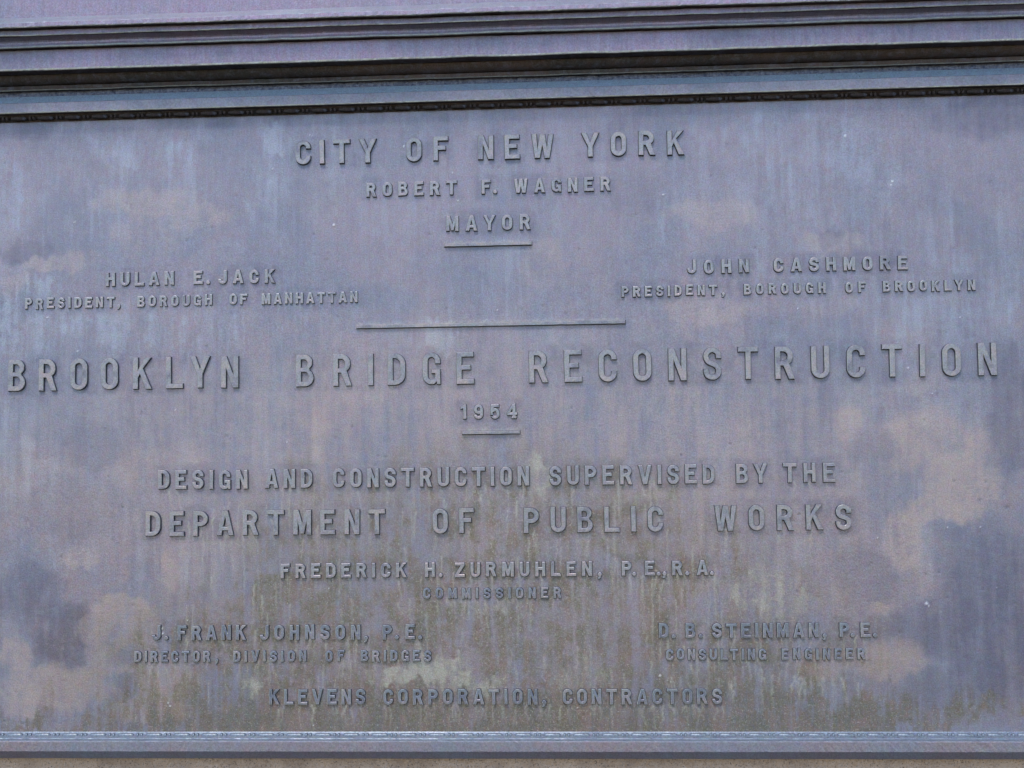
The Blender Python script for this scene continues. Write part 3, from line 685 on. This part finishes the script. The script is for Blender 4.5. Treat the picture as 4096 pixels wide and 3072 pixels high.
    if ch == 'V': w = w * 1.12; return [[(w / 2 - s * .55, 0), (w / 2 + s * .55, 0), (w, 1), (w - s * 1.08, 1), (w / 2, .26), (s * 1.08, 1), (0, 1)]], w
    if ch == 'K': w = w * 1.08; return [[(0, 0), (s, 0), (s, .34), (s + w * .13, .50), (w - s * 1.18, 0), (w, 0), (w * .52, .66), (w * .97, 1), (w * .97 - s * 1.3, 1), (s, .58), (s, 1), (0, 1)]], w
    if ch == 'Z': k = s * 1.25; return [[(0, 0), (w, 0), (w, t), (k, t), (w, 1 - t), (w, 1), (0, 1), (0, 1 - t), (w - k, 1 - t), (0, t)]], w
    if ch == '1': w = w * .62; return [[(w - s, 0), (w, 0), (w, 1), (w - s * .75, 1), (0, .84), (0, .70), (w - s, .76)]], w
    if ch == '9':
        r, q = w / 2, w / 2 - s
        o = [(0, .27)] + arcp(r, r * .9, r, r * .9, 180, 360, 12) + arcp(r, 1 - r, r, r, 0, 180, 12) + arcp(r, .36 + r * .9, r, r * .9, 180, 262, 7) + [(w - s, .37)]
        o += arcp(r, t + q * .9, q, q * .9, 0, -180, 8) + [(s, .27)]
        return [o, stadium(s, .36 + t, w - s, 1 - t, q, 6, cw=True)], w
    if ch == '5':
        r = w / 2 - s / 2
        p = [(w * .96, 1 - t / 2), (s * .62, 1 - t / 2), (s * .5, .53)] + [(s * .9, .57), (w / 2, .63)] + arcp(w / 2, .63 - r, r, r, 75, 0, 6) + arcp(w / 2, t / 2 + r, r, r, 0, -180, 12) + [(s / 2, .27)]
        return [stroke(p, s)], w
    if ch == '4':
        w = w * 1.12; x = w * .56
        return [[(x - s * .35, 0), (x + s * 1.35, 0), (x + s * 1.35, t * .55), (x + s, t * .6), (x + s, .22), (w, .22), (w, .22 + t * .9), (x + s, .22 + t * .9), (x + s, 1), (x - s * .05, 1), (0, .22 + t), (0, .22), (x, .22), (x, t * .6), (x - s * .35, t * .55)],
                [(s * .9, .22 + t * .95), (x, .76), (x, .22 + t * .95)]], w
    if ch == '.': return [stadium(0, 0, .25, .25, .13, 5)], .25
    if ch == ',': return [arcp(.13, .12, .13, .13, -60, 230, 12) + [(.08, -.02), (.05, -.10), (.02, -.17), (.09, -.20), (.17, -.12)]], .25
    raise ValueError(ch)

def resample(poly, step):
    out = []
    n = len(poly)
    for i in range(n):
        a = np.array(poly[i]); b = np.array(poly[(i + 1) % n]); L = np.linalg.norm(b - a)
        k = max(1, int(round(L / step)))
        for j in range(k): out.append(tuple(a + (b - a) * j / k))
    # drop near-duplicates
    res = []
    for p in out:
        if not res or math.hypot(p[0] - res[-1][0], p[1] - res[-1][1]) > step * .08: res.append(p)
    if math.hypot(res[0][0] - res[-1][0], res[0][1] - res[-1][1]) < step * .08: res.pop()
    return res

def offset_ring(poly, d):
    """outward (right hand side of travel) by d, mitres limited"""
    n = len(poly); P_ = np.array(poly)
    out = []
    for i in range(n):
        d0 = P_[i] - P_[i - 1]; d1 = P_[(i + 1) % n] - P_[i]
        d0 = d0 / (np.linalg.norm(d0) + 1e-12); d1 = d1 / (np.linalg.norm(d1) + 1e-12)
        n0 = np.array((d0[1], -d0[0])); n1 = np.array((d1[1], -d1[0]))
        m = n0 + n1; L = np.linalg.norm(m)
        if L < 1e-6: m = n0; k = 1
        else: m = m / L; k = 1 / max(0.6, float(m @ n0))
        out.append(P_[i] + m * k * d)
    return np.array(out)

def relief_mesh(name, outlines, cap, h, wear, seed, face_mat, step=0.0016):
    """raised cast shape: outlines in cap units -> metres; drafted sides, softened arris"""
    r = random.Random(seed)
    verts, faces, mi = [], [], []
    tops = []
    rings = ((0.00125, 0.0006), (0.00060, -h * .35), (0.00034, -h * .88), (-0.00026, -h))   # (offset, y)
    for poly in outlines:
        area = sum(poly[i - 1][0] * poly[i][1] - poly[i][0] * poly[i - 1][1] for i in range(len(poly)))
        p = resample([(x * cap, y * cap) for x, y in poly], step)
        n = len(p)
        jit = np.array([(r.gauss(0, wear), r.gauss(0, wear)) for _ in range(n)])
        jit = (jit + np.roll(jit, 1, 0) + np.roll(jit, -1, 0)) / 1.9
        p = np.array(p) + jit
        base = len(verts)
        normal0 = offset_ring([tuple(q) for q in p], 1.0) - p
        ring_pts = []
        for off, y in rings:
            q = offset_ring([tuple(v) for v in p], off)
            yj = r.gauss(0, .00003)
            for v in q: verts.append((v[0], y + yj * (y < 0), v[1]))
            ring_pts.append(q)
        for k in range(len(rings) - 1):
            for i in range(n):
                i2 = (i + 1) % n
                faces.append((base + k * n + i, base + k * n + i2, base + (k + 1) * n + i2, base + (k + 1) * n + i))
                nz = (normal0[i][1] + normal0[i2][1]) / 2
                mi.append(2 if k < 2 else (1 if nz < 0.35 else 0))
        tops.append([(Vector((verts[base + 3 * n + i][0], verts[base + 3 * n + i][2], 0)), base + 3 * n + i) for i in range(n)])
    tris = tessellate_polygon([[v for v, _ in tp] for tp in tops])
    flat = [idx for tp in tops for _, idx in tp]
    for a, b, c in tris:
        A, B, C_ = (verts[flat[k]] for k in (a, b, c))
        ar = (B[0] - A[0]) * (C_[2] - A[2]) - (C_[0] - A[0]) * (B[2] - A[2])
        faces.append((flat[a], flat[b], flat[c]) if ar > 0 else (flat[a], flat[c], flat[b])); mi.append(0)
    return make_mesh(name, verts, faces, [face_mat, M_WORN, M_SIDE], mi)

ROWP = {  # width of N, stem, relief height (m)
 'city': (.62, .168, .0046), 'robert': (.66, .185, .0034), 'mayor': (.66, .175, .0034), 'hulan': (.68, .185, .0032), 'presm': (.66, .18, .0028),
 'john': (.68, .185, .0032), 'presb': (.66, .18, .0028), 'brook': (.545, .140, .0046), '1954': (.60, .175, .0032), 'design': (.60, .165, .0042),
 'dept': (.60, .158, .0046), 'fred': (.66, .18, .0036), 'comm': (.66, .172, .0028), 'jfj': (.64, .18, .0036), 'dir': (.64, .172, .0028),
 'dbs': (.66, .18, .0036), 'cons': (.64, .172, .0028), 'klev': (.63, .165, .0038)}
LINE_LABEL = {'city': 'raised line reading CITY OF NEW YORK', 'robert': 'raised line reading ROBERT F. WAGNER', 'mayor': 'raised line reading MAYOR',
 'hulan': 'raised line reading HULAN E. JACK', 'presm': 'raised line reading PRESIDENT, BOROUGH OF MANHATTAN', 'john': 'raised line reading JOHN CASHMORE',
 'presb': 'raised line reading PRESIDENT, BOROUGH OF BROOKLYN', 'brook': 'tallest raised line, reading BROOKLYN BRIDGE RECONSTRUCTION', '1954': 'raised date 1954',
 'design': 'raised line reading DESIGN AND CONSTRUCTION SUPERVISED BY THE', 'dept': 'raised line reading DEPARTMENT OF PUBLIC WORKS',
 'fred': 'raised line reading FREDERICK H. ZURMUHLEN, P.E., R.A.', 'comm': 'raised line reading COMMISSIONER', 'jfj': 'raised line reading J. FRANK JOHNSON, P.E.',
 'dir': 'raised line reading DIRECTOR, DIVISION OF BRIDGES', 'dbs': 'raised line reading D. B. STEINMAN, P.E.', 'cons': 'raised line reading CONSULTING ENGINEER',
 'klev': 'raised line reading KLEVENS CORPORATION, CONTRACTORS'}
KERN = {'LY': -.16, 'LT': -.12, 'TT': -.04, 'AT': -.05, 'TA': -.05, 'AY': -.06, 'YO': -.03, 'LA': -0.02}
# measured left edges inside the long words (fractions of the word width), where spacing is uneven
BROOK_CENTRES = {'BROOKLYN': [.0385, .174, .3085, .442, .583, .722, .831, .958], 'BRIDGE': [.038, .252, .413, .560, .757, .948],
                 'RECONSTRUCTION': [.0395, .1025, .174, .2505, .3295, .4065, .4925, .5715, .6525, .7315, .8225, .8915, .963, 1.0]}
BROOK_CENTRES['RECONSTRUCTION'] = None
mesh_cache = {}
for name, zb, cap_mm, words in LINES:
    wN, st, h = ROWP[name]
    cap = cap_mm / 1000 * 0.985
    x_mid = (words[0][1] + words[-1][2]) / 2000
    line = empty("inscription_line", (x_mid, 0, zb - PZ), plaque, label=LINE_LABEL[name])
    rr = random.Random(name)
    for text, xa, xb in words:
        xa, xb = xa / 1000, xb / 1000
        gl = [glyph(c, wN, st * 1.04) for c in text]
        if text in '.,':
            place = [((xa + xb) / 2 - .125 * cap)]
        else:
            draft = .0006
            tot = sum(g[1] for g in gl) * cap
            kern = [KERN.get(text[i:i + 2], 0) * cap for i in range(len(text) - 1)]
            avail = (xb - xa) - 2 * draft
            sx = 1.0
            if len(text) == 1:
                place = [(xa + xb) / 2 - tot / 2]
            else:
                gap = (avail - tot - sum(kern)) / (len(text) - 1)
                x = xa + draft; place = []
                for i, g in enumerate(gl):
                    place.append(x); x += g[1] * cap + gap + (kern[i] if i < len(kern) else 0)
                cs = BROOK_CENTRES.get(text) if name == 'brook' else None
                if cs:
                    place = [xa + f * (xb - xa) - g[1] * cap / 2 for f, g in zip(cs, gl)]
        for c, g, x in zip(text, gl, place):
            key = (name, c)
            kind = {'.': 'full_stop', ',': 'comma'}.get(c, 'numeral' if c.isdigit() else 'letter')
            if key not in mesh_cache:
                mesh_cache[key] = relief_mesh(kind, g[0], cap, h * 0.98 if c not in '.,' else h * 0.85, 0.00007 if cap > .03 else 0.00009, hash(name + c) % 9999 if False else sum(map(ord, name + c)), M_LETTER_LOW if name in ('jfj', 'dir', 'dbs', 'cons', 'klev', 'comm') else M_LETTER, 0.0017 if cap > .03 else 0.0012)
            o = mesh_obj(kind, mesh_cache[key], line, (x - x_mid, 0, rr.gauss(0, .00025)))
            o.rotation_euler = (0, math.radians(rr.gauss(0, .45)), 0)
    
# raised rules
for xa, xb, z, th in ((-.0650, .0634, 1.9042, .0042), (-.1976, .1988, 1.7855, .0046), (-.0415, .0423, 1.6264, .0040)):
    me = relief_mesh("rule_bar", [[(0, 0), ((xb - xa), 0), ((xb - xa), th), (0, th)]], 1.0, 0.0042, 0.00008, int(z * 1000), M_LETTER, 0.003)
    pl("rule_bar", me, None, (xa, 0, z - th / 2 - PZ))

# ------------------------------------------------------------------ upper tablet with its stepped foot moulding
UZ = 2.1491
upper = empty("upper_tablet", (0, 0, UZ), label="second bronze tablet above, its foot finished with a projecting stepped moulding", category="tablet")
def extrude_profile(name, prof, x0, x1, mats, seg_mats, seed, jit=0.00018, step=0.004, smooth=False):
    r = np.random.default_rng(seed)
    n = int((x1 - x0) / step); ns = len(prof)
    verts, faces, mi = [], [], []
    jit *= .5
    slow = np.interp(np.arange(n + 1), np.linspace(0, n, 60), r.normal(0, jit * 3.0, 60))
    for k in range(n + 1):
        x = x0 + (x1 - x0) * k / n
        for u, z in prof:
            ju, jz = (r.normal(0, jit), r.normal(0, jit) + slow[k]) if u > 0.004 else (0, 0)
            verts.append((x, -(u + ju), z + jz - UZ))
    for k in range(n):
        for j in range(ns):
            j2 = (j + 1) % ns
            faces.append((k * ns + j, (k + 1) * ns + j, (k + 1) * ns + j2, k * ns + j2)[::-1]); mi.append(seg_mats.get(j, 0))
    faces.append(list(range(ns))); mi.append(0)
    faces.append([n * ns + j for j in range(ns)][::-1]); mi.append(0)
    return make_mesh(name, verts, faces, mats, mi)
XU = 1.02
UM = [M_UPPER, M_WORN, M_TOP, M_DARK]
# profiles go from the top back, round the front downwards to the bottom back (u, z)
def ew(u, z): return (u, z)
parts = {}
# lowest fillet
parts['fillet'] = [(-.003, 2.1560), (.0205, 2.1560), (.0212, 2.1553), (.0212, 2.1503), (.0204, 2.1491), (-.003, 2.1491)]
mesh_obj("fillet", extrude_profile("fillet", parts['fillet'], -XU, XU, UM, {1: 3, 2: 3, 3: 1, 4: 3}, 21), upper)
# ovolo
ov = [(-.003, 2.1681), (.0355, 2.1681)] + [(.0185 + .0175 * math.sin(math.radians(a)), 2.1566 + .0112 * (1 - math.cos(math.radians(a)))) for a in (90, 75, 60, 45, 30, 15, 0)] + [(.0185, 2.15605), (-.003, 2.15605)]
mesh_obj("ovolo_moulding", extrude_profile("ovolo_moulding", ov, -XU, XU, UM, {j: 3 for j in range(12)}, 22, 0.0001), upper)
# broad fascia
fa = [(-.003, 2.1992), (.0555, 2.1992), (.0562, 2.1986), (.0566, 2.1712), (.0562, 2.1690), (.0550, 2.16820), (.0300, 2.16815), (-.003, 2.16815)]
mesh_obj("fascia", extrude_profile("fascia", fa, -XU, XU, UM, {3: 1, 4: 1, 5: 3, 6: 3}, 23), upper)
# cavetto
ca = [(-.003, 2.2134), (.0735, 2.2134), (.0690, 2.2122)] + [(.0650, 2.2100), (.0640, 2.2080), (.0638, 2.2055), (.0645, 2.2030), (.0660, 2.2014)] + [(.0661, 2.2003), (.0652, 2.19925), (-.003, 2.19925)]
mesh_obj("cavetto_moulding", extrude_profile("cavetto_moulding", ca, -XU, XU, UM, {6: 1, 7: 1, 8: 1, 9: 3}, 24), upper)
# upper fillet
fi = [(-.003, 2.2221), (.0757, 2.2221), (.0763, 2.2215), (.0765, 2.2152), (.0762, 2.2140), (.0752, 2.21345), (-.003, 2.21345)]
mesh_obj("fillet", extrude_profile("fillet", fi, -XU, XU, UM, {3: 1, 4: 1, 5: 3}, 25), upper)
# cap with weathering slope, sky blue put into its colour
cp = [(-.003, 2.2418), (.0725, 2.2418), (.0862, 2.2302), (.0869, 2.2292), (.0872, 2.2238), (.0868, 2.2228), (.0858, 2.22215), (-.003, 2.22215)]
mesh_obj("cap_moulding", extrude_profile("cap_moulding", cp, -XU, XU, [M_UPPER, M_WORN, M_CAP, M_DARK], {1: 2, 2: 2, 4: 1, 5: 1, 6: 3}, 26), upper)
# face of the tablet above
def upper_panel():
    me = rough_sheet("panel", -XU, XU, 2.24185 - UZ, 2.50 - UZ, -0.0700, 240, 40, 0.0004, M_UPPER, 0.073, 12, 3)
    return me
mesh_obj("panel", upper_panel(), upper)
